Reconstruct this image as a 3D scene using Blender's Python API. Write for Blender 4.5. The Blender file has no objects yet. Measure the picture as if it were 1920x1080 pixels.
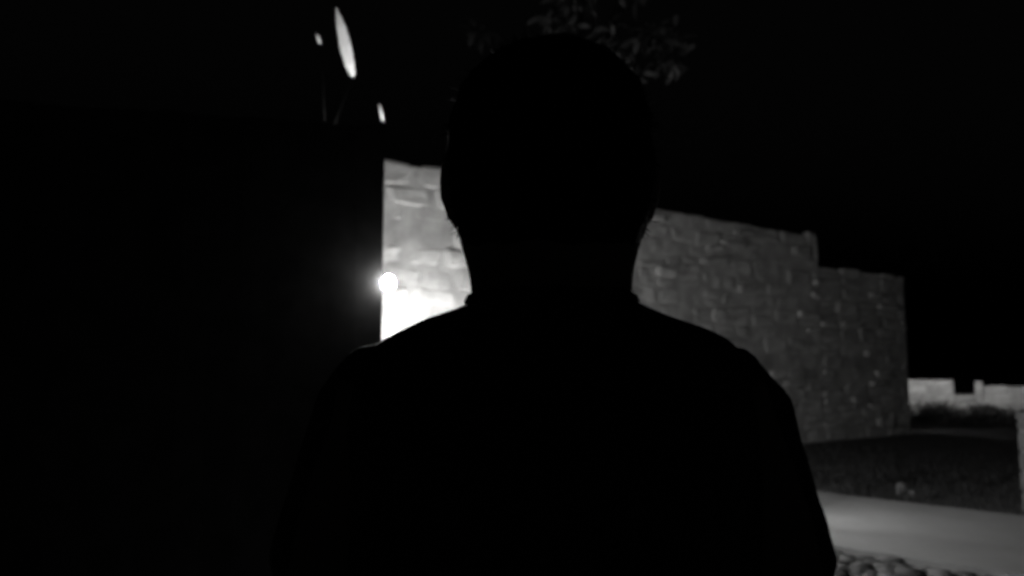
import bpy, bmesh, math, random
from mathutils import Vector, Matrix, noise

R = random.Random(11)
SC = bpy.context.scene
COL = SC.collection

# ------------------------------------------------------------------ camera
CAM_H, F, PITCH = 1.39, 1500.0, math.atan(150 / 1500)
cam_d = bpy.data.cameras.new('camera')
cam = bpy.data.objects.new('camera', cam_d)
COL.objects.link(cam)
cam.location = (0, 0, CAM_H)
cam.rotation_euler = (math.pi / 2 + PITCH, 0, 0)
cam_d.sensor_width = 36
cam_d.lens = F / 1920 * 36
cam_d.clip_start = 0.05
cam_d.clip_end = 600
cam_d.dof.use_dof = True            # a phone lens focused on the middle distance
cam_d.dof.focus_distance = 0.95
cam_d.dof.aperture_fstop = 4.6
SC.camera = cam

# ------------------------------------------------------------------ night sky
w = bpy.data.worlds.new('World')
SC.world = w
w.use_nodes = True
nt = w.node_tree
bg = nt.nodes['Background']
sky = nt.nodes.new('ShaderNodeTexSky')
sky.sky_type = 'NISHITA'
sky.sun_disc = False
sky.sun_elevation = math.radians(-4)
sky.sun_rotation = math.radians(160)
bw = nt.nodes.new('ShaderNodeRGBToBW')
nt.links.new(sky.outputs[0], bw.inputs[0])
nt.links.new(bw.outputs[0], bg.inputs[0])
bg.inputs[1].default_value = 0.06

# ------------------------------------------------------------------ exposure
SC.view_settings.view_transform = 'Standard'
SC.view_settings.look = 'None'
SC.view_settings.exposure = 0
SC.view_settings.gamma = 1
SC.cycles.use_denoising = True
SC.cycles.filter_width = 3.0
SC.cycles.max_bounces = 6
SC.cycles.sample_clamp_indirect = 4

# lamp strengths (radiance of each glowing globe or bulb)
L_BULB, L_GLOBE, L_BOLLARD, L_HOOD = 8700.0, 500.0, 920.0, 10500.0


def at(px, py, y):
    """photo pixel -> world point at distance y in front of the camera"""
    a = (px - 960) / F
    b = (540 - py) / F
    c, s = math.cos(PITCH), math.sin(PITCH)
    d = Vector((a, c - b * s, s + b * c))
    return Vector((0, 0, CAM_H)) + d * (y / d.y)


# ------------------------------------------------------------------ materials
def material(name, col, rough=0.85, var=0.25, scale=8.0, bump=0.3, bscale=40.0, spec=0.3, per_object=0.0, translucent=0.0):
    m = bpy.data.materials.new(name)
    m.use_nodes = True
    n = m.node_tree
    p = n.nodes['Principled BSDF']
    p.inputs['Roughness'].default_value = rough
    p.inputs['Specular IOR Level'].default_value = spec
    tc = n.nodes.new('ShaderNodeTexCoord')
    no = n.nodes.new('ShaderNodeTexNoise')
    no.inputs['Scale'].default_value = scale
    no.inputs['Detail'].default_value = 6
    n.links.new(tc.outputs['Object'], no.inputs['Vector'])
    mr = n.nodes.new('ShaderNodeMapRange')
    mr.inputs[1].default_value = 0.3
    mr.inputs[2].default_value = 0.7
    mr.inputs[3].default_value = 1 - var
    mr.inputs[4].default_value = 1 + var
    n.links.new(no.outputs['Fac'], mr.inputs[0])
    val = mr.outputs[0]
    if per_object:
        oi = n.nodes.new('ShaderNodeObjectInfo')
        m2 = n.nodes.new('ShaderNodeMapRange')
        m2.inputs[3].default_value = 1 - per_object
        m2.inputs[4].default_value = 1 + per_object
        n.links.new(oi.outputs['Random'], m2.inputs[0])
        mm = n.nodes.new('ShaderNodeMath')
        mm.operation = 'MULTIPLY'
        n.links.new(val, mm.inputs[0])
        n.links.new(m2.outputs[0], mm.inputs[1])
        val = mm.outputs[0]
    mx = n.nodes.new('ShaderNodeVectorMath')
    mx.operation = 'SCALE'
    mx.inputs[0].default_value = col
    n.links.new(val, mx.inputs['Scale'])
    n.links.new(mx.outputs[0], p.inputs['Base Color'])
    if bump:
        nb = n.nodes.new('ShaderNodeTexNoise')
        nb.inputs['Scale'].default_value = bscale
        nb.inputs['Detail'].default_value = 5
        n.links.new(tc.outputs['Object'], nb.inputs['Vector'])
        b = n.nodes.new('ShaderNodeBump')
        b.inputs['Strength'].default_value = bump
        b.inputs['Distance'].default_value = 0.02
        n.links.new(nb.outputs['Fac'], b.inputs['Height'])
        n.links.new(b.outputs[0], p.inputs['Normal'])
    return m


def glow(name, strength):
    m = bpy.data.materials.new(name)
    m.use_nodes = True
    n = m.node_tree
    n.nodes.remove(n.nodes['Principled BSDF'])
    e = n.nodes.new('ShaderNodeEmission')
    e.inputs[0].default_value = (1, 0.995, 0.985, 1)
    e.inputs[1].default_value = strength
    n.links.new(e.outputs[0], n.nodes['Material Output'].inputs[0])
    return m


def g(v, warm=0.0):
    return (v * (1 + warm), v, v * (1 - warm))


M = dict(
    stone=material('limestone', g(0.37, 0.01), 0.9, 0.22, 7, 0.5, 34, per_object=0.17),
    mortar=material('lime_mortar', g(0.34, 0.01), 0.95, 0.35, 2.4, 0.7, 45),
    timber=material('dark_stained_timber', g(0.035), 1.0, 0.25, 6, 0.0, spec=0.0, per_object=0.1),
    soil=material('soil', g(0.04), 0.95, 0.5, 2.2, 0.8, 14),
    path=material('pale_concrete', g(0.19), 0.85, 0.08, 2.1, 0.3, 90),
    pier=material('grey_sandstone', g(0.075), 0.9, 0.2, 9, 0.4, 40),
    twig=material('dark_twig', g(0.006), 1.0, 0.3, 9, 0.5, 40, spec=0.0),
    cobble=material('cobble', g(0.08), 0.75, 0.3, 12, 0.5, 50, per_object=0.4),
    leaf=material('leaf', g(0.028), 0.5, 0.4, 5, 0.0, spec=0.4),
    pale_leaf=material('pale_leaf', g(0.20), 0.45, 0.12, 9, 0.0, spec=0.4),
    hedge=material('hedge_leaf', g(0.03), 0.6, 0.4, 5, 0.0),
    grass=material('grass_blade', g(0.016), 0.7, 0.4, 3, 0.0),
    bark=material('bark', g(0.07), 0.95, 0.4, 9, 0.8, 30),
    metal=material('black_metal', g(0.03), 0.45, 0.2, 20, 0.1, 90, spec=0.5),
    shirt=material('black_cotton', g(0.03), 0.9, 0.15, 60, 0.25, 220, spec=0.15),
    trousers=material('dark_denim', g(0.02), 0.9, 0.2, 50, 0.25, 200, spec=0.15),
    skin=material('skin', g(0.10, 0.08), 0.85, 0.08, 20, 0.1, 150, spec=0.05),
    hair=material('black_hair', g(0.008), 0.9, 0.3, 60, 0.0, spec=0.03),
    shoe=material('shoe_leather', g(0.03), 0.5, 0.2, 30, 0.1, 90),
    eye=material('eye', g(0.6), 0.2, 0.02, 5, 0.0),
)


# ------------------------------------------------------------------ helpers
def link(name, me, mat, parent=None):
    o = bpy.data.objects.new(name, me)
    if mat:
        if not me.materials:
            me.materials.append(mat)
    COL.objects.link(o)
    o.parent = parent
    return o


def bm_obj(name, bm, mat, parent=None, smooth=False):
    me = bpy.data.meshes.new(name)
    bm.normal_update()
    bm.to_mesh(me)
    bm.free()
    if smooth:
        for p in me.polygons:
            p.use_smooth = True
    return link(name, me, mat, parent)


def thing(name, label, cat, loc=(0, 0, 0), rz=0, group=None):
    o = bpy.data.objects.new(name, None)
    o.empty_display_size = 0.1
    COL.objects.link(o)
    o.location = loc
    o.rotation_euler = (0, 0, rz)
    tag(o, label, cat, group)
    return o


def tag(o, label, cat, group=None):
    o['label'] = label
    o['category'] = cat
    if group:
        o['group'] = group
    return o


def box(bm, x0, x1, y0, y1, z0, z1):
    v = [bm.verts.new(p) for p in ((x0, y0, z0), (x1, y0, z0), (x1, y1, z0), (x0, y1, z0),
                                   (x0, y0, z1), (x1, y0, z1), (x1, y1, z1), (x0, y1, z1))]
    for f in ((3, 2, 1, 0), (4, 5, 6, 7), (0, 1, 5, 4), (1, 2, 6, 5), (2, 3, 7, 6), (3, 0, 4, 7)):
        bm.faces.new([v[i] for i in f])
    return v


def rings(bm, rs, seg=24, power=2.0):
    """closed loft of horizontal super-ellipses (x, y, z, rx, ry)"""
    loops = []
    for (x, y, z, rx, ry) in rs:
        lp = []
        for k in range(seg):
            a = 2 * math.pi * k / seg
            c, s = math.cos(a), math.sin(a)
            e = 2 / power
            lp.append(bm.verts.new((x + rx * math.copysign(abs(c) ** e, c), y + ry * math.copysign(abs(s) ** e, s), z)))
        loops.append(lp)
    up = rs[-1][2] > rs[0][2]
    for a, b in zip(loops, loops[1:]):
        for k in range(seg):
            q = [a[k], a[(k + 1) % seg], b[(k + 1) % seg], b[k]]
            bm.faces.new(q if up else q[::-1])
    bm.faces.new(loops[0][::-1] if up else loops[0])
    bm.faces.new(loops[-1] if up else loops[-1][::-1])


def tube(bm, pts, rad, seg=12):
    """closed tube along points with a radius at each"""
    pts = [Vector(p) for p in pts]
    loops = []
    prev = None
    for i, p in enumerate(pts):
        t = (pts[min(i + 1, len(pts) - 1)] - pts[max(i - 1, 0)]).normalized()
        if prev is None:
            u = t.cross(Vector((0, 0, 1)))
            if u.length < 0.05:
                u = t.cross(Vector((0, 1, 0)))
        else:
            u = prev - t * prev.dot(t)
        u.normalize()
        prev = u
        v = t.cross(u)
        r = rad[i]
        ru, rv = r if isinstance(r, tuple) else (r, r)
        loops.append([bm.verts.new(p + u * ru * math.cos(2 * math.pi * k / seg) + v * rv * math.sin(2 * math.pi * k / seg)) for k in range(seg)])
    for a, b in zip(loops, loops[1:]):
        for k in range(seg):
            bm.faces.new([a[k], a[(k + 1) % seg], b[(k + 1) % seg], b[k]])
    bm.faces.new(loops[0][::-1])
    bm.faces.new(loops[-1])


def ball(bm, c, r, seg=16, squash=(1, 1, 1), rot=None):
    m = Matrix.Translation(c) @ (rot or Matrix.Identity(4)) @ Matrix.Diagonal((*[r * s for s in squash], 1))
    bmesh.ops.create_uvsphere(bm, u_segments=seg, v_segments=max(6, seg // 2), radius=1, matrix=m)


def leaf_card(bm, base, tip, width, nrm, bend=0.12, fold=0.15):
    """a folded, arched leaf blade of eight faces"""
    base, tip, nrm = Vector(base), Vector(tip), Vector(nrm).normalized()
    ax = tip - base
    ln = ax.length
    side = ax.cross(nrm).normalized()
    n2 = side.cross(ax).normalized()
    prof = ((0, 0.34), (0.2, 0.82), (0.45, 1.0), (0.75, 0.72), (1.0, 0.05))
    L, C, Rr = [], [], []
    for s, wd in prof:
        c = base + ax * s + n2 * (bend * ln * 4 * s * (1 - s))
        C.append(bm.verts.new(c))
        L.append(bm.verts.new(c + side * width * (0.36 + .2 * s) * wd + n2 * width * fold * wd))
        Rr.append(bm.verts.new(c - side * width * (0.64 - .2 * s) * wd + n2 * width * fold * wd))
    for i in range(len(prof) - 1):
        bm.faces.new((L[i], C[i], C[i + 1], L[i + 1]))
        bm.faces.new((C[i], Rr[i], Rr[i + 1], C[i + 1]))


def rnd_dir(r):
    while True:
        v = Vector((r.uniform(-1, 1), r.uniform(-1, 1), r.uniform(-1, 1)))
        if 0.1 < v.length < 1:
            return v.normalized()


# ------------------------------------------------------------------ ground
bm = bmesh.new()
N = 110
ext = [(-1) ** (k < 0) * (abs(k) / 55) ** 2.2 * 150 for k in range(-55, 56)]
gv = [[None] * len(ext) for _ in ext]
for i, x in enumerate(ext):
    for j, y in enumerate(ext):
        X, Y = x, y + 8
        z = -0.012 + 0.010 * noise.noise((X * 1.1, Y * 1.1, 0)) + (0.10 * noise.noise((X * .05, Y * .05, 3)) if Y > 40 else 0)
        gv[i][j] = bm.verts.new((X, Y, z - 0.012))
for i in range(len(ext) - 1):
    for j in range(len(ext) - 1):
        bm.faces.new((gv[i][j], gv[i + 1][j], gv[i + 1][j + 1], gv[i][j + 1]))
o = bm_obj('ground', bm, M['soil'], smooth=True)
o['kind'] = 'structure'

# pale path crossing in front of the wall: a sheet with thickness, its edges slightly worn
far_a, far_b = at(1530, 917, 9.06), at(1920, 966, 7.6)
near_a, near_b = at(1550, 1016, 6.4), at(1920, 1071, 5.45)
fd = Vector((far_b.x - far_a.x, far_b.y - far_a.y, 0))
nd = Vector((near_b.x - near_a.x, near_b.y - near_a.y, 0))
bm = bmesh.new()
K = 90
rowsf, rowsn = [], []
PZ = 0.025
for k in range(K + 1):
    s = -3.2 + 7.0 * k / K
    f_ = Vector((far_a.x, far_a.y, 0)) + fd * s
    n_ = Vector((near_a.x, near_a.y, 0)) + nd * s
    d = (f_ - n_).normalized()
    f_ += d * 0.05 * noise.noise((s * 9, 1, 0))
    n_ += d * 0.035 * noise.noise((s * 11, 5, 0))
    rowsf.append(f_)
    rowsn.append(n_)
tops = []
for f_, n_ in zip(rowsf, rowsn):
    line = [bm.verts.new((n_.x, n_.y, -0.04))]
    for q in range(7):
        p = n_.lerp(f_, q / 6)
        line.append(bm.verts.new((p.x, p.y, PZ + 0.006 * noise.noise((p.x * 1.7, p.y * 1.7, 8)))))
    line.append(bm.verts.new((f_.x, f_.y, -0.04)))
    tops.append(line)
for a, b in zip(tops, tops[1:]):
    for q in range(len(a) - 1):
        bm.faces.new((a[q], b[q], b[q + 1], a[q + 1]))
o = bm_obj('path', bm, M['path'])
o['kind'] = 'structure'

# ------------------------------------------------------------------ rubble walls
def stone_mesh(u0, u1, z0a, z0b, z1a, z1b, proud, r, back=0.10, nu=4, nz=4):
    """one rough stone in wall space: u along, -y outwards, z up; front face an uneven grid"""
    bm = bmesh.new()
    seed = r.uniform(0, 99)
    du, dz = (u1 - u0), (0.5 * (z1a + z1b) - 0.5 * (z0a + z0b))
    cu, cz = 0.5 * (u0 + u1), 0.25 * (z0a + z0b + z1a + z1b)
    cj = [(r.uniform(-.09, .09) * du, r.uniform(-.08, .08) * dz) for _ in range(4)]
    grid = []
    ss = [0, 0.14, 0.5, 0.86, 1.0]
    for i, s in enumerate(ss):
        col = []
        for j, t in enumerate(ss):
            u = u0 + du * s
            zb = z0a + (z0b - z0a) * s
            zt = z1a + (z1b - z1a) * s
            z = zb + (zt - zb) * t
            bl = [(1 - s) * (1 - t), s * (1 - t), s * t, (1 - s) * t]
            u += sum(b * c[0] for b, c in zip(bl, cj))
            z += sum(b * c[1] for b, c in zip(bl, cj))
            e = (i in (0, 4)) + (j in (0, 4))
            if e == 2:                      # rounded corners
                u += (cu - u) * 0.18
                z += (cz - z) * 0.20
            y = -proud + (0.022 if e else 0) + (0.012 if e == 2 else 0)
            y += 0.026 * noise.noise((u * 5 + seed, z * 5, seed))
            col.append(bm.verts.new((u - cu, y, z - cz)))
        grid.append(col)
    for i in range(4):
        for j in range(4):
            bm.faces.new((grid[i][j], grid[i + 1][j], grid[i + 1][j + 1], grid[i][j + 1]))
    rim = [grid[i][0] for i in range(5)] + [grid[4][j] for j in range(1, 5)] + [grid[i][4] for i in (3, 2, 1, 0)] + [grid[0][j] for j in (3, 2, 1)]
    bk = [bm.verts.new((v.co.x, back, v.co.z)) for v in rim]
    n = len(rim)
    for k in range(n):
        bm.faces.new((rim[(k + 1) % n], rim[k], bk[k], bk[(k + 1) % n]))
    return bm, cu, cz


def rubble(root, length, top, courses, wmin, wmax, r, shown, u_start=0.0, proud=(0.0, 0.022), limit=300, hole=0.04):
    """courses of rough stones on the -y face of a wall; stones in view are single parts, the rest one part"""
    rest = bmesh.new()
    count = 0
    bounds = [0.0]
    for c in courses:
        bounds.append(bounds[-1] + c)

    def wav(k, u):
        if k == 0:
            return -0.03
        if bounds[k] >= top(u) - 0.02:
            return top(u)
        return bounds[k] + 0.10 * noise.noise((u * 0.9, k * 7.3, 2)) + 0.07 * noise.noise((u * 2.7, k * 3.7, 5))
    gap = 0.011
    todo = []
    for k in range(len(courses)):
        u = u_start - r.uniform(0, wmax)
        while u < length:
            wd = r.uniform(wmin, wmax) * (0.65 + 0.9 * courses[k]) * (1.45 if length > 8 and u < 1.2 else 1 + .06 * max(0, u))
            u0, u1 = max(u, u_start), min(u + wd, length)
            for brk in getattr(top, 'breaks', ()):
                if u0 < brk < u1:
                    u1 = brk
            u = u1 if u1 > u else u + wd
            if u1 - u0 < 0.05:
                continue
            um = 0.5 * (u0 + u1)
            if bounds[k] > top(um) - 0.05:
                continue
            if r.random() < hole and um > 1.7:
                continue
            kk = k + 1
            if top(um) - bounds[min(k + 1, len(bounds) - 1)] < 0.08:
                zt0 = zt1 = top(um) + r.uniform(-.05, .03)
            else:
                zt0, zt1 = wav(kk, u0), wav(kk, u1)
            zb0, zb1 = wav(k, u0), wav(k, u1)
            pr = r.uniform(*proud) + (.006 if um < 1.6 and length > 8 else 0)
            plain = length > 8 and um < 1.7      # squared blocks at the near end
            bump_up = 0
            if r.random() < (0 if u1 > length - .3 else 0.34 if u1 - u0 < .62 else .16):
                bump_up = r.uniform(.04, .09)
            if plain:
                bump_up = 0
            pieces = [(u0, u1, zb0, zb1, zt0, zt1)]
            if (bump_up or r.random() < 0.3) and zt0 - zb0 > 0.2 and not plain:
                f = r.uniform(.4, .6)
                m0, m1 = zb0 + (zt0 - zb0) * f, zb1 + (zt1 - zb1) * f
                pieces = [(u0, u1, zb0, zb1, m0, m1), (u0, u1, m0, m1, zt0, zt1)]
            lucky = r.randrange(len(pieces))
            for q, (a, b, c0, c1, d0, d1) in enumerate(pieces):
                todo.append((a + gap, b - gap, c0 + gap, c1 + gap, d0 - gap, d1 - gap, pr + (bump_up if q == lucky else 0) + r.uniform(-.006, .006)))
    vis = sorted([(shown(0.5 * (t[0] + t[1]), 0.25 * (t[2] + t[3] + t[4] + t[5]), t), i) for i, t in enumerate(todo)], reverse=True)
    keep = {i for sc, i in vis[:limit] if sc > 0}
    for i, t in enumerate(todo):
        b, cu, cz = stone_mesh(*t, r)
        if i in keep:
            s = bm_obj('stone', b, M['stone'], root)
            s.location = (cu, 0, cz)
            count += 1
        else:
            bmesh.ops.translate(b, verts=b.verts, vec=(cu, 0, cz))
            me = bpy.data.meshes.new('tmp')
            b.to_mesh(me)
            b.free()
            rest.from_mesh(me)
            bpy.data.meshes.remove(me)
    if len(rest.verts):
        o = bm_obj('rubble_stones', rest, M['stone'], root)
        o['kind'] = 'stuff'
    else:
        rest.free()
    return count


# the tall wall that recedes to the right
WD = Vector((0.814, 0.581, 0)).normalized()
W0 = Vector((-1.63, 10.2, 0))
w_ang = math.atan2(WD.y, WD.x)
U0 = -1.3            # it ends out of sight behind the garden wall
STEP, LEN, H1, H2 = 9.42, 12.62, 4.02, 3.40
wall = thing('stone_wall', 'tall pale rubble stone wall receding to the right, top stepping down', 'wall', W0, w_ang)


def wall_top(u):
    return H1 + .10 * (1 - u / STEP) if u < STEP else H2


wall_top.breaks = (STEP,)


def wall_shown(u, z, t):
    p = W0 + WD * u
    px = 960 + F * p.x / p.y
    ok = 690 < px < 895 or 1180 < px < 1740
    py = 690 - F * (z - CAM_H) / p.y
    if 1180 < px < 1500 and py > 560 + max(0, (px - 1197)) * 0.75 + 60:
        ok = False
    if px < 900 and py > 660:
        ok = False
    return ((t[1] - t[0]) * (t[5] - t[2]) / p.y ** 2) if ok else 0


cs = []
rr = random.Random(14)
while sum(cs) < H1 - 0.22:
    cs.append(rr.uniform(0.20, 0.34))
cs.append(H1 + .13 - sum(cs))
print('stones in wall', rubble(wall, LEN, wall_top, cs, 0.30, 0.62, rr, wall_shown, U0, limit=298))
bm = bmesh.new()
box(bm, U0 + .01, STEP - .012, 0.0, 0.7, -0.1, H1 - 0.06)
for v in bm.verts:
    if v.co.z > 1 and v.co.x < 1:
        v.co.z += .10
box(bm, STEP - .012, LEN - .02, 0.003, 0.697, -0.1, H2 - 0.06)
bm_obj('mortar_core', bm, M['mortar'], wall)
bm = bmesh.new()
nu, nz = 150, 44
gr = []
for i in range(nu + 1):
    u = U0 + .02 + (LEN - .05 - U0) * i / nu
    tz = wall_top(u) - .065
    gr.append([bm.verts.new((u, -.006 + .018 * noise.noise((u * 4, tz * j / nz * 4, 0)), -.05 + (tz + .05) * j / nz)) for j in range(nz + 1)])
for i in range(nu):
    if abs(wall_top(gr[i][0].co.x) - wall_top(gr[i + 1][0].co.x)) > .1:
        for j in range(nz + 1):
            gr[i + 1][j] = bm.verts.new((gr[i + 1][j].co.x, gr[i + 1][j].co.y, gr[i + 1][j].co.z))
            gr[i][j].co.x = STEP - .02
            gr[i + 1][j].co.x = STEP - .02
        continue
    for j in range(nz):
        bm.faces.new((gr[i][j], gr[i + 1][j], gr[i + 1][j + 1], gr[i][j + 1]))
bm_obj('mortar_face', bm, M['mortar'], wall, True)

# low far wall seen past the end of the tall one, a gap in its top course
l0, l1 = Vector((9.8, 22.015, 0)), Vector((14.46, 19.015, 0))
LDv = (l1 - l0).normalized()
LL = (l1 - l0).length
low = thing('low_stone_wall', 'low brightly lit stone wall with a notch in its top, far right', 'wall', l0, math.atan2(LDv.y, LDv.x))


def u_at(px):
    """distance along the low wall seen at a photo column"""
    k = (px - 960) / F
    return (k * l0.y - l0.x) / (LDv.x - k * LDv.y)


n0, n1 = u_at(1782), u_at(1821)


def low_top(u):
    if n0 < u < n1:
        return 0.73
    if n1 <= u < n1 + 0.2:
        return 1.08
    return 1.07 if u <= n0 else 0.95


low_top.breaks = (n0, n1, n1 + 0.2)
rl = random.Random(8)
rubble(low, LL, low_top, [0.3, 0.24, 0.19, 0.22, 0.3], 0.35, 0.7, rl, lambda u, z, t: 1 if z > .3 else 0, 0.0, proud=(.018, .045), hole=0)
bm = bmesh.new()
for a, b, h in ((0.01, n0 - .01, 1.08), (n0 - .01, n1 + .01, .70), (n1 + .01, n1 + .19, 1.04), (n1 + .19, LL - .01, .925)):
    box(bm, a, b, 0.0, 0.4, -0.1, h)
bm_obj('mortar_core', bm, M['mortar'], low)

# dark board fence on the left; the bulb hangs at its end
gc = at(717.5, 530, 4.22)
ga = math.radians(13)
gw = thing('board_fence', 'dark stained board fence filling the left side up to the bulb', 'fence', (gc.x, gc.y, 0), ga)
GT = at(717.5, 236, 4.22).z
rg = random.Random(2)
u = 0.0
while u > -4.9:
    wd = rg.uniform(.135, .15)
    bm = bmesh.new()
    box(bm, u - wd + .0012, u, 0.0, 0.02, -0.05, GT + rg.uniform(-.012, .006))
    bm_obj('board', bm, M['timber'], gw)
    u -= wd
    bm = bmesh.new()
    box(bm, u - .022, u + .025, 0.0212, 0.031, -0.05, GT - .02)  # unseen strip added behind each joint to stop lamp light leaking through
    bm_obj('light_stop_strip', bm, M['timber'], gw)
for z in (.35, 1.3, 2.3):
    bm = bmesh.new()
    box(bm, -4.9, -.05, 0.033, 0.075, z, z + .09)
    bm_obj('rail', bm, M['timber'], gw)
for x in (-.55, -2.5, -4.5):
    bm = bmesh.new()
    box(bm, x - .05, x + .05, 0.077, 0.175, -.1, GT - .1)
    bmesh.ops.bevel(bm, geom=[e for e in bm.edges], offset=0.006, segments=1, affect='EDGES')
    bm_obj('post', bm, M['timber'], gw)

# ------------------------------------------------------------------ lamps
# bare bulb on an iron bracket at the end of the fence, just proud of the boards
al = Vector((math.cos(ga), math.sin(ga), 0))
bn = Vector((math.sin(ga), -math.cos(ga), 0))
BR = 0.030
bp = Vector((gc.x, gc.y, gc.z)) + al * (BR + .003) - bn * (BR - .0095)
lamp = thing('bracket_lamp', 'glaring round bulb at the edge of the dark fence', 'lamp', bp, ga)
bm = bmesh.new()
bmesh.ops.create_icosphere(bm, subdivisions=4, radius=BR)
for v in bm.verts:
    v.co.z *= 1.25
bm_obj('bulb', bm, glow('bulb_glow', L_BULB), lamp, True)
bm = bmesh.new()
tube(bm, [(-.020, BR - .002, 0), (-.035, BR + .02, 0), (-.05, BR + .045, 0)], [0.018, 0.017, 0.015], 14)
bm_obj('socket', bm, M['metal'], lamp)
bm = bmesh.new()
tube(bm, [(-.05, BR + .045, 0), (-.09, BR + .07, 0), (-.16, BR + .06, -.02), (-.18, .012, -.02)], [.008] * 4, 10)
bm_obj('bracket_arm', bm, M['metal'], lamp)
bm = bmesh.new()
ball(bm, (-.18, .008, -.02), 0.04, 14, (1, .35, 1))
bm_obj('fixing_plate', bm, M['metal'], lamp)


def post_lamp(loc, h, rad, strength, label):
    t = thing('post_lamp', label, 'lamp', loc)
    b = bmesh.new()
    rings(b, [(0, 0, 0, .13, .13), (0, 0, .05, .13, .13), (0, 0, .09, .06, .06), (0, 0, .4, .042, .042), (0, 0, h - rad - .1, .034, .034), (0, 0, h - rad - .05, .06, .06), (0, 0, h - rad + .01, .065, .065)], 18)
    bm_obj('post', b, M['metal'], t, True)
    b = bmesh.new()
    bmesh.ops.create_icosphere(b, subdivisions=3, radius=rad, matrix=Matrix.Translation((0, 0, h)))
    bm_obj('globe', b, glow('globe_glow', strength), t, True)
    b = bmesh.new()
    rings(b, [(0, 0, h + rad - .012, .05, .05), (0, 0, h + rad + .02, .035, .035), (0, 0, h + rad + .05, .008, .008)], 14)
    bm_obj('finial', b, M['metal'], t, True)
    return t


WN = Vector((WD.y, -WD.x, 0))
lb = W0 + WD * 0.12 + WN * 0.95
post_lamp((lb.x, lb.y, 0), 1.42, 0.12, L_GLOBE, 'globe lamp on a post lighting the wall behind the person')

# bollard light by the path, behind the person
cb = Vector((2.22, 7.3, 0.02))
t = thing('bollard_light', 'low bollard light by the path, hidden behind the person', 'lamp', cb)
bm = bmesh.new()
rings(bm, [(0, 0, -.02, .07, .07), (0, 0, .03, .07, .07), (0, 0, .035, .05, .05), (0, 0, .80, .05, .05)], 18)
bm_obj('post', bm, M['metal'], t, True)
bm = bmesh.new()
rings(bm, [(0, 0, .80, .042, .042), (0, 0, .92, .042, .042)], 18)
bm_obj('lens', bm, glow('lens_glow', L_BOLLARD), t, True)
bm = bmesh.new()
rings(bm, [(0, 0, .92, .085, .085), (0, 0, .95, .085, .085), (0, 0, .975, .05, .05)], 20)
bm_obj('cap', bm, M['metal'], t)
for k in range(3):  # unseen uprights added, sized and turned to throw a partial shadow on the path
    a = math.radians(66) + k * 2 * math.pi / 3
    bm = bmesh.new()
    tube(bm, [(0.062 * math.cos(a), .062 * math.sin(a), .798), (0.062 * math.cos(a), .062 * math.sin(a), .922)], [.017] * 2, 8)
    bm_obj('shadow_strut', bm, M['metal'], t)

# tray lantern on the end of the tall wall, lighting the low wall; its solid tray keeps light off the ground
e = W0 + WD * (LEN + 0.26) - WN * 0.62
t = thing('tray_lantern', 'small hooded lantern on the hidden end of the tall wall', 'lamp', (e.x, e.y, 1.04), w_ang)
bm = bmesh.new()
rings(bm, [(0, 0, .13, .17, .17), (0, 0, .145, .17, .17), (0, 0, .23, .05, .05), (0, 0, .26, .02, .02)], 20)
bm_obj('hood', bm, M['metal'], t)
bm = bmesh.new()
bmesh.ops.create_icosphere(bm, subdivisions=3, radius=0.03)
bm_obj('bulb', bm, glow('lantern_glow', L_HOOD), t, True)
bm = bmesh.new()
rings(bm, [(0, 0, -.070, .05, .05), (0, 0, -.05, .22, .22), (0, 0, -.036, .22, .22)], 24)
bm_obj('tray', bm, M['metal'], t)
bm = bmesh.new()
tube(bm, [(0, 0, -.04), (0, 0, -.025)], [.014, .012], 10)
bm_obj('socket', bm, M['metal'], t)
bm = bmesh.new()
tube(bm, [(-.165, 0, .14), (-.225, 0, .10), (-.225, 0, 0), (-.20, 0, -.045)], [.009] * 4, 8)
tube(bm, [(-.22, 0, .05), (-.30, 0, .05)], [.012] * 2, 8)
bm_obj('bracket_arm', bm, M['metal'], t)

# ------------------------------------------------------------------ stone pier at the right edge
pp = at(1905, 958, 7.7)
pier = thing('stone_pier', 'short square stone pier cut off by the right edge', 'pier', (pp.x + .45, pp.y + .15, 0), math.radians(-6))
rp = random.Random(4)
z = -0.03
PH = at(1905, 776, 7.7).z
hs = [.21, .2, .19, .2]
for h in hs + [PH - .09 - sum(hs) + .03]:
    bm = bmesh.new()
    d = rp.uniform(-.005, .005)
    box(bm, -.19 + d, .19 + d, -.19, .19, z + .004, z + h - .004)
    bmesh.ops.bevel(bm, geom=[e_ for e_ in bm.edges], offset=0.013, segments=2, affect='EDGES')
    bm_obj('block', bm, M['pier'], pier)
    z += h
bm = bmesh.new()
box(bm, -.2, .2, -.2, .2, z, PH)
bmesh.ops.bevel(bm, geom=[e_ for e_ in bm.edges], offset=0.02, segments=2, affect='EDGES')
bm_obj('cap_stone', bm, M['pier'], pier)
bm = bmesh.new()
box(bm, -.17, .17, -.17, .17, -.05, PH - .05)
bm_obj('mortar_core', bm, M['mortar'], pier)

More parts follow.
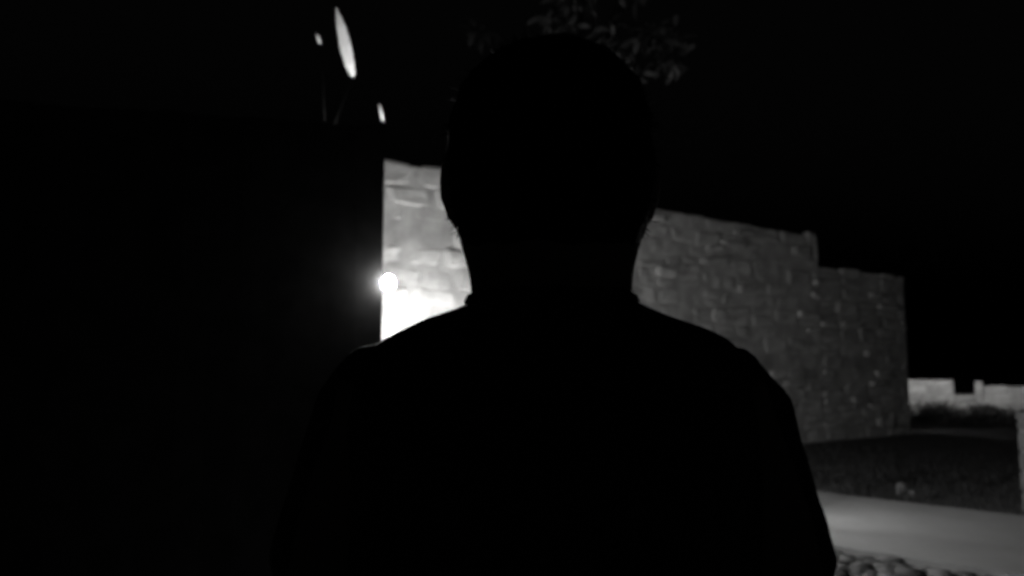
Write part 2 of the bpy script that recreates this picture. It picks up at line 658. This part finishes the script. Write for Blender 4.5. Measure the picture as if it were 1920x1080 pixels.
# ------------------------------------------------------------------ cobbles along the near edge of the path
cob = bpy.data.objects.new('cobbled_strip', None)
COL.objects.link(cob)
cob['kind'] = 'structure'
rc = random.Random(21)
protos = []
for k in range(12):
    bm = bmesh.new()
    bmesh.ops.create_icosphere(bm, subdivisions=1, radius=1)
    sd = rc.uniform(0, 50)
    for v in bm.verts:
        v.co *= 1 + 0.28 * noise.noise(v.co * 1.3 + Vector((sd, 0, 0)))
        v.co.z *= 0.30
    me = bpy.data.meshes.new('cobble')
    bm.to_mesh(me)
    bm.free()
    for p in me.polygons:
        p.use_smooth = True
    me.materials.append(M['cobble'])
    protos.append(me)
spots = []
tries = 0
while tries < 9000:
    tries += 1
    s = rc.uniform(-0.8, 2.2)
    n_ = Vector((near_a.x, near_a.y, 0)) + nd * s
    dn = Vector((nd.y, -nd.x, 0)).normalized()
    if dn.y > 0:
        dn = -dn
    p = n_ + dn * rc.uniform(0.05, 2.0)
    rad = rc.uniform(.05, .125)
    px = 960 + F * p.x / p.y
    if (p.xy - cb.xy).length < rad + .09:
        continue
    if all((p.xy - q.xy).length > (rad + r2) * 0.74 for q, r2 in spots):
        spots.append((p, rad))
rest = bmesh.new()


def cob_score(s):
    px = 960 + F * s[0].x / s[0].y
    py = 690 + F * CAM_H / s[0].y
    return (px < 1500) + (px > 1960) + (py > 1130), -s[1]


spots.sort(key=cob_score)
for k, (p, rad) in enumerate(spots):
    m = Matrix.Translation((p.x, p.y, rc.uniform(-.022, -.002))) @ Matrix.Rotation(rc.uniform(0, 6.3), 4, 'Z') @ Matrix.Diagonal((rad * rc.uniform(.85, 1.2), rad * rc.uniform(.8, 1.1), rad * rc.uniform(.7, 1.2), 1))
    if k < 290:
        c = link('cobble', protos[k % 12], None, cob)
        c.matrix_local = m
    else:
        tm = protos[k % 12].copy()
        tm.transform(m)
        rest.from_mesh(tm)
        bpy.data.meshes.remove(tm)
if len(rest.verts):
    o = bm_obj('far_cobbles', rest, M['cobble'], cob, True)
    o['kind'] = 'stuff'

# ------------------------------------------------------------------ rough grass between path and wall
bm = bmesh.new()
rgx = random.Random(3)
for k in range(9000):
    s = rgx.uniform(-1.4, 1.5)
    f_ = Vector((far_a.x, far_a.y, 0)) + fd * s
    p = f_ + Vector((fd.y * -1, fd.x, 0)).normalized() * abs(rgx.gauss(0.25, 2.2))
    if noise.noise((p.x * .9, p.y * .9, 1)) < -0.15 and rgx.random() < .8:
        continue
    rel = p - W0
    if rel.dot(WN) < 0.04 and rel.dot(WD) < LEN + .1:
        continue
    h = rgx.uniform(.03, .10)
    a = rgx.uniform(0, 6.3)
    d = Vector((math.cos(a), math.sin(a), 0))
    l = Vector((-d.y, d.x, 0)) * rgx.uniform(-.7, .7) * h
    b0, b1 = p + d * .006, p - d * .006
    v = [bm.verts.new((b0.x, b0.y, -.02)), bm.verts.new((b1.x, b1.y, -.02)), bm.verts.new((p.x + l.x * .4, p.y + l.y * .4, h * .7)), bm.verts.new((p.x + l.x, p.y + l.y, h))]
    bm.faces.new((v[0], v[1], v[2]))
    bm.faces.new((v[0], v[2], v[3]))
o = bm_obj('grass', bm, M['grass'])
o['kind'] = 'stuff'
o['label'] = 'rough dark grass between the path and the tall wall'
o['category'] = 'grass'

# two pale stones lying on the far edge of the path
for (px, py, dist, rad, lab) in ((1701, 917, 8.95, .065, 'upright pale stone at the far edge of the path'),
                                 (1722, 926, 8.75, .045, 'smaller pale stone just right of the upright one by the path')):
    bm = bmesh.new()
    bmesh.ops.create_icosphere(bm, subdivisions=2, radius=rad)
    for v in bm.verts:
        v.co *= 1 + .3 * noise.noise(v.co * 14 + Vector((px, 0, 0)))
        v.co.z *= 1.25 if rad > .06 else .9
    p = at(px, py, dist)
    o = bm_obj('loose_stone', bm, M['pier'], None, True)
    o.location = (p.x, p.y + .12, rad * .7)
    tag(o, lab, 'stone')

# ------------------------------------------------------------------ shrubs in front of the low wall
def shrub(loc, rx, ry, h, r, label):
    t = thing('shrub', label, 'shrub', loc, 0, 'shrubs below the low wall')
    b = bmesh.new()
    for k in range(900):
        d = rnd_dir(r)
        d.z = abs(d.z)
        q = r.uniform(.45, 1.0) * (1 + .25 * noise.noise(d * 2.2 + Vector(loc)))
        p = Vector((d.x * rx, d.y * ry, .03 + d.z * h)) * q
        a = (d + rnd_dir(r) * .9).normalized()
        leaf_card(b, p, p + a * r.uniform(.05, .10), r.uniform(.025, .05), rnd_dir(r))
    bm_obj('foliage', b, M['hedge'], t)
    b = bmesh.new()
    for k in range(5):
        a = rnd_dir(r)
        tube(b, [(0, 0, -.03), (a.x * rx * .25, a.y * ry * .25, h * .4), (a.x * rx * .5, a.y * ry * .5, h * .8)], [.018, .013, .006], 6)
    bm_obj('stem', b, M['bark'], t)


rs = random.Random(6)
labs = ['dark shrub below the low wall, nearest the tall wall', 'dark shrub below the notch of the low wall',
        'dark shrub right of the notch below the low wall', 'dark shrub nearest the stone pier below the low wall',
        'dark shrub below the low wall at the right edge']
for k, (uu, hh) in enumerate(((0.5, .56), (1.6, .52), (2.6, .44), (3.6, .34), (4.7, .28))):
    p = l0 + LDv * uu + Vector((-.54, -.84, 0)) * .62
    shrub((p.x, p.y, 0), .68, .46, hh, rs, labs[k])

# ------------------------------------------------------------------ tree behind the wall
rt = random.Random(17)
tp = Vector((1.15, 13.4, 0))
tree = thing('tree', 'dim leafy tree behind the tall wall, crown above the person', 'tree', tp)
bm = bmesh.new()
tube(bm, [(0, 0, -.1), (.03, 0, .4), (.08, .05, 2), (-.02, .02, 3.6), (.05, 0, 4.9), (0, .05, 6.2)], [.30, .21, .17, .14, .11, .05], 12)
bm_obj('trunk', bm, M['twig'], tree, True)
clumps = []
for (px, py, dist, s) in ((905, 60, 13.0, .22), (1042, 40, 12.4, .25), (1075, 0, 12.6, .4), (1150, 105, 12.4, .32), (1182, 122, 12.3, .28),
                          (1225, 65, 12.4, .38), (1245, 112, 12.3, .28), (1262, 70, 12.2, .22), (1190, -60, 12.8, .7), (1060, -110, 12.9, .8),
                          (1120, 80, 13.2, .5), (1100, -190, 13.2, 1.1), (1260, -160, 13.5, .9)):
    clumps.append((at(px, py, dist) - tp, s))
bl = bmesh.new()
bb = bmesh.new()
for c, s in clumps:
    st = Vector((0, .02, min(max(c.z - 1.3 - abs(c.x) * .5, 3.0), 6.0)))
    mid = st.lerp(c, .55) + Vector((0, 0, .15))
    tube(bb, [st, mid, c], [.05, .03, .01], 7)
    for k in range(int(80 * s)):
        d = rnd_dir(rt)
        p = c + Vector((d.x, d.y, d.z * .8)) * s * rt.random() ** .6
        a = (d * .6 + rnd_dir(rt) + Vector((0, 0, -.7))).normalized()
        leaf_card(bl, p, p + a * rt.uniform(.2, .36), rt.uniform(.06, .12), rnd_dir(rt))
bm_obj('branches', bb, M['twig'], tree, True)
bm_obj('crown', bl, M['leaf'], tree)

# ------------------------------------------------------------------ small tree behind the garden wall: a few blades catch the bulb
st = at(600, 400, 4.75)
small = thing('strap_leaf_shrub', 'strap leaved shrub behind the dark fence, three blades catching light', 'shrub', (st.x, st.y, 0))


def S(px, py, d):
    return at(px, py, d) - Vector((st.x, st.y, 0))


bm = bmesh.new()
tube(bm, [(0, 0, -.05), (.01, 0, .6), (-.02, .01, 1.4), S(604, 330, 4.75), S(612, 265, 4.75)], [.05, .036, .03, .02, .012], 12)
bm_obj('trunk', bm, M['twig'], small, True)
bm = bmesh.new()
tube(bm, [S(611, 275, 4.75), S(640, 200, 4.72), S(662, 146, 4.68)], [.006, .001, .0007], 7)
tube(bm, [S(611, 275, 4.75), S(606, 160, 4.74), S(601, 84, 4.72)], [.005, .001, .0006], 7)
tube(bm, [S(611, 275, 4.75), S(690, 290, 4.66), S(714, 275, 4.62), S(719, 227, 4.6)], [.006, .0016, .001, .0007], 7)
bm_obj('branches', bm, M['twig'], small, True)
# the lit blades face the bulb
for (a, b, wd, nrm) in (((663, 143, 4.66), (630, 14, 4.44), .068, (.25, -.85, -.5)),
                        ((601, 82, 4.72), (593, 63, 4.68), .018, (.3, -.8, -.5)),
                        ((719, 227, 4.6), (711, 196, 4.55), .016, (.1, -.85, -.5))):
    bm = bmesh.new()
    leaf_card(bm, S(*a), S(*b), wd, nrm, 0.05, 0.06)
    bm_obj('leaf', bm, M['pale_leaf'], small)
rl2 = random.Random(9)
bm = bmesh.new()
for k in range(22):          # more blades below the top of the fence
    q = S(rl2.uniform(560, 660), rl2.uniform(290, 380), rl2.uniform(4.65, 4.9))
    leaf_card(bm, q, q + Vector((rl2.uniform(-.2, .15), rl2.uniform(0, .15), rl2.uniform(-.25, .05))), rl2.uniform(.03, .06), (rl2.uniform(-.3, .3), -1, .3), .08, .1)
bm_obj('foliage', bm, M['leaf'], small)

# ------------------------------------------------------------------ the person, seen from behind
PD = 0.70                                 # distance of the body's middle from the camera
UPX = PD / F


def pz(py):
    return at(960, py, PD).z


CX = (1034 - 960) * UPX
person = thing('person', 'person seen from behind in a black short sleeved t-shirt, a dark silhouette', 'person', (CX, PD, 0))


def finish(name, bm, mat, parent, voxel, smooth=6, noise_amt=0.0, nscale=10):
    """fuse overlapping closed shapes into one continuous surface"""
    me = bpy.data.meshes.new('tmp')
    bmesh.ops.recalc_face_normals(bm, faces=bm.faces)
    bm.to_mesh(me)
    bm.free()
    o = bpy.data.objects.new('tmp', me)
    COL.objects.link(o)
    m = o.modifiers.new('r', 'REMESH')
    m.mode = 'VOXEL'
    m.voxel_size = voxel
    s = o.modifiers.new('s', 'SMOOTH')
    s.factor = 0.5
    s.iterations = smooth
    dg = bpy.context.evaluated_depsgraph_get()
    out = bpy.data.meshes.new_from_object(o.evaluated_get(dg))
    bpy.data.objects.remove(o)
    bpy.data.meshes.remove(me)
    out.name = name
    if noise_amt:
        nn = [v.normal.copy() for v in out.vertices]
        for v, n_ in zip(out.vertices, nn):
            v.co += n_ * noise_amt * noise.noise(v.co * nscale)
    for p in out.polygons:
        p.use_smooth = True
    out.materials.clear()
    out.materials.append(mat)
    return link(name, out, None, parent)


def px_rings(rows):
    return [(cx * UPX, cy, pz(py), hw * UPX, ry) for (py, hw, ry, cx, cy) in rows]


# body: head, neck, torso, arms with hands, legs and feet in one surface
bm = bmesh.new()
rings(bm, px_rings([(620, 150, .062, 0, 0), (575, 150, .062, 0, 0), (545, 153, .064, 0, .004), (510, 158, .068, 0, .010), (480, 167, .078, 0, .018), (450, 177, .088, 0, .022),
                    (420, 184, .094, 0, .024), (390, 188, .097, 0, .022), (350, 189, .099, 0, .018), (310, 190, .100, 0, .015), (260, 187, .099, 0, .012), (210, 175, .094, 0, .010),
                    (170, 155, .083, 0, .010), (135, 123, .067, 0, .010), (112, 85, .045, 0, .010), (100, 40, .02, 0, .010)]), 28)
for s in (-1, 1):
    ball(bm, (s * 194 * UPX, .012, pz(335)), .031, 14, (.30, .62, 1.0), Matrix.Rotation(s * -.35, 4, 'Z'))
    ball(bm, (s * 191 * UPX, .014, pz(388)), .011, 10, (.7, .9, 1.1))
zc = pz(330)
tube(bm, [(0, .108, zc + .012), (0, .122, zc - .012), (0, .132, zc - .035), (0, .115, zc - .045)], [.008, .011, .015, .010], 10)     # nose
ball(bm, (0, .105, zc - .068), .022, 12, (1.1, .6, .45))                            # mouth
ball(bm, (0, .088, zc - .10), .032, 12, (1.1, .9, .7))                             # chin
ball(bm, (0, .060, zc - .075), .055, 14, (1.0, .95, .9))                           # jaw
for s in (-1, 1):
    ball(bm, (s * .034, .092, zc + .018), .022, 10, (1.1, .5, .45))                 # brow
    ball(bm, (s * .040, .080, zc - .03), .028, 12, (1, .8, 1))                     # cheek
rings(bm, [(0, 0, .86, .150, .10), (0, 0, .95, .142, .092), (0, 0, 1.05, .138, .09), (0, -.005, 1.18, .152, .10), (0, -.008, 1.28, .158, .10), (0, -.006, 1.34, .145, .088), (0, -.002, 1.385, .11, .07), (0, 0, 1.42, .075, .06), (0, 0, 1.45, .068, .058)], 28, 2.3)
SHZ = pz(752)
for s in (-1, 1):
    sh = Vector((s * .150, -.005, SHZ))
    el = Vector((s * .215, -.02, 1.075))
    wr = Vector((s * .235, .05, .835))
    tube(bm, [sh + Vector((-s * .05, 0, -.005)), sh, sh.lerp(el, .35), sh.lerp(el, .8), el, el.lerp(wr, .3), el.lerp(wr, .8), wr, wr.lerp(el, -.10)],
         [.030, .042, .044, .040, .037, .039, .029, (.024, .030), (.024, .034)], 14)
    hx = wr + (wr - el).normalized() * .02
    dn = (wr - el).normalized()
    fwd = (Vector((0, 1, 0)) - dn * dn.y).normalized()
    inn = dn.cross(fwd) * 1.0
    if inn.x * s > 0:
        inn = -inn
    tube(bm, [hx, hx + dn * .04, hx + dn * .085], [(.014, .034), (.015, .042), (.013, .040)], 12) if False else None
    rotm = Matrix((fwd, inn, dn)).transposed().to_4x4()
    ball(bm, hx + dn * .045, .05, 14, (.84, .30, 1.05), rotm)                        # palm
    for k, (off, ln) in enumerate(((.030, .070), (.010, .079), (-.011, .073), (-.030, .057))):
        b0 = hx + dn * .080 + fwd * off
        k1 = b0 + dn * ln * .45 + inn * .006
        k2 = k1 + dn * ln * .32 + inn * .016
        k3 = k2 + dn * ln * .20 + inn * .018
        tube(bm, [b0 - dn * .02, b0, k1, k2, k3], [.009, .0095, .0088, .008, .006], 8)
    b0 = hx + dn * .022 + fwd * .030
    tube(bm, [b0, b0 + fwd * .022 + dn * .022 + inn * .008, b0 + fwd * .030 + dn * .048 + inn * .014, b0 + fwd * .030 + dn * .068 + inn * .018], [.013, .011, .0095, .007], 8)
    hp = Vector((s * .085, 0, .88))
    kn = Vector((s * .095, .012, .47))
    an = Vector((s * .10, -.02, .09))
    tube(bm, [hp, hp.lerp(kn, .3), hp.lerp(kn, .8), kn, kn.lerp(an, .3), kn.lerp(an, .8), an, an + Vector((0, 0, -.06))], [.085, .078, .058, .053, .054, .036, .033, .034], 14)
    tube(bm, [an + Vector((0, -.04, -.045)), an + Vector((0, .06, -.05)), an + Vector((s * .01, .16, -.065))], [.032, .036, .022], 10)
finish('body', bm, M['skin'], person, .0062, 4)

# hair cap, short, over the back and top of the head
bm = bmesh.new()
rings(bm, px_rings([(480, 150, .060, 0, .002), (455, 172, .080, 0, .006), (420, 186, .092, 0, .008), (390, 192, .096, 0, .008), (365, 191, .097, 0, .008), (340, 195, .098, 0, .006), (300, 199, .102, 0, .006), (255, 197, .102, 0, .005), (205, 186, .098, 0, .004),
                    (160, 166, .088, 0, .004), (125, 134, .071, 0, .005), (100, 92, .048, 0, .006), (88, 42, .022, 0, .006)]), 28)
h = finish('hair', bm, M['hair'], person, .006, 3, .004, 45)

bm = bmesh.new()
rh = random.Random(31)
hv = h.data.vertices
for k in range(1500):
    v = hv[rh.randrange(len(hv))]
    if v.co.z < pz(440) or v.normal.y > .6:
        continue
    d = (v.normal * .55 + rnd_dir(rh) * .5 + Vector((0, 0, -.35))).normalized() * rh.uniform(.006, .014)
    sd = d.cross(rnd_dir(rh)).normalized() * .0009
    bm.faces.new([bm.verts.new(q) for q in (v.co - sd - v.normal * .002, v.co + sd - v.normal * .002, v.co + d)])
bm_obj('hair_strands', bm, M['hair'], person)['kind'] = 'stuff'

for s in (-1, 1):
    bm = bmesh.new()
    ball(bm, (s * .032, .103, zc + .002), .012, 12)
    bm_obj('eye', bm, M['eye'], person, True)

# t-shirt
bm = bmesh.new()
rings(bm, [(0, 0, .84, .176, .122), (0, 0, .90, .174, .118), (0, 0, 1.0, .168, .112), (0, -.004, 1.12, .170, .112), (0, -.008, pz(1000), .172, .114)] + px_rings([
    (900, 366, .116, 0, -.010), (800, 368, .115, 0, -.010), (740, 366, .110, 0, -.008), (700, 360, .104, 0, -.006), (665, 345, .096, 0, -.004),
    (640, 322, .090, 0, -.002), (622, 286, .085, 0, 0), (607, 250, .080, 0, 0), (592, 205, .076, 0, 0), (577, 172, .072, 0, 0), (568, 160, .070, 0, 0)]), 32, 2.3)
for s in (-1, 1):
    pts = [(262, 712, 0), (318, 722, .004), (356, 775, .006), (372, 860, .008), (388, 950, .010), (410, 1088, .010)]
    rad = [.026, .041, .043, .046, .050, .0555]
    tube(bm, [Vector((s * x * UPX, y, pz(py))) for x, py, y in pts], rad, 16)
finish('t_shirt', bm, M['shirt'], person, .007, 5, .0035, 22)
bm = bmesh.new()
tor = [(0, 0, pz(575), 163 * UPX, .0735), (0, 0, pz(566), 165 * UPX, .0745), (0, 0, pz(556), 160 * UPX, .0715), (0, 0, pz(552), 153 * UPX, .068)]
rings(bm, tor, 32)
bm_obj('collar', bm, M['shirt'], person, True)

# trousers and shoes (below the picture)
bm = bmesh.new()
rings(bm, [(0, 0, .74, .150, .115), (0, 0, .84, .168, .118), (0, 0, .93, .160, .108), (0, 0, .97, .154, .102)], 24, 2.3)
for s in (-1, 1):
    tube(bm, [(s * .085, 0, .84), (s * .088, .004, .7), (s * .095, .012, .47), (s * .10, -.01, .2), (s * .10, -.02, .06)], [.093, .088, .070, .058, .058], 16)
finish('trousers', bm, M['trousers'], person, .009, 5, .004, 14)
for s in (-1, 1):
    bm = bmesh.new()
    tube(bm, [(s * .10, -.085, .045), (s * .10, -.06, .05), (s * .10, 0, .055), (s * .105, .08, .045), (s * .112, .15, .035), (s * .113, .185, .028)],
         [(.02, .02), (.036, .045), (.042, .055), (.046, .045), (.044, .034), (.022, .018)], 14)
    for v in bm.verts:
        v.co.z = max(v.co.z, -.012)
    bm_obj('shoe', bm, M['shoe'], person, True)
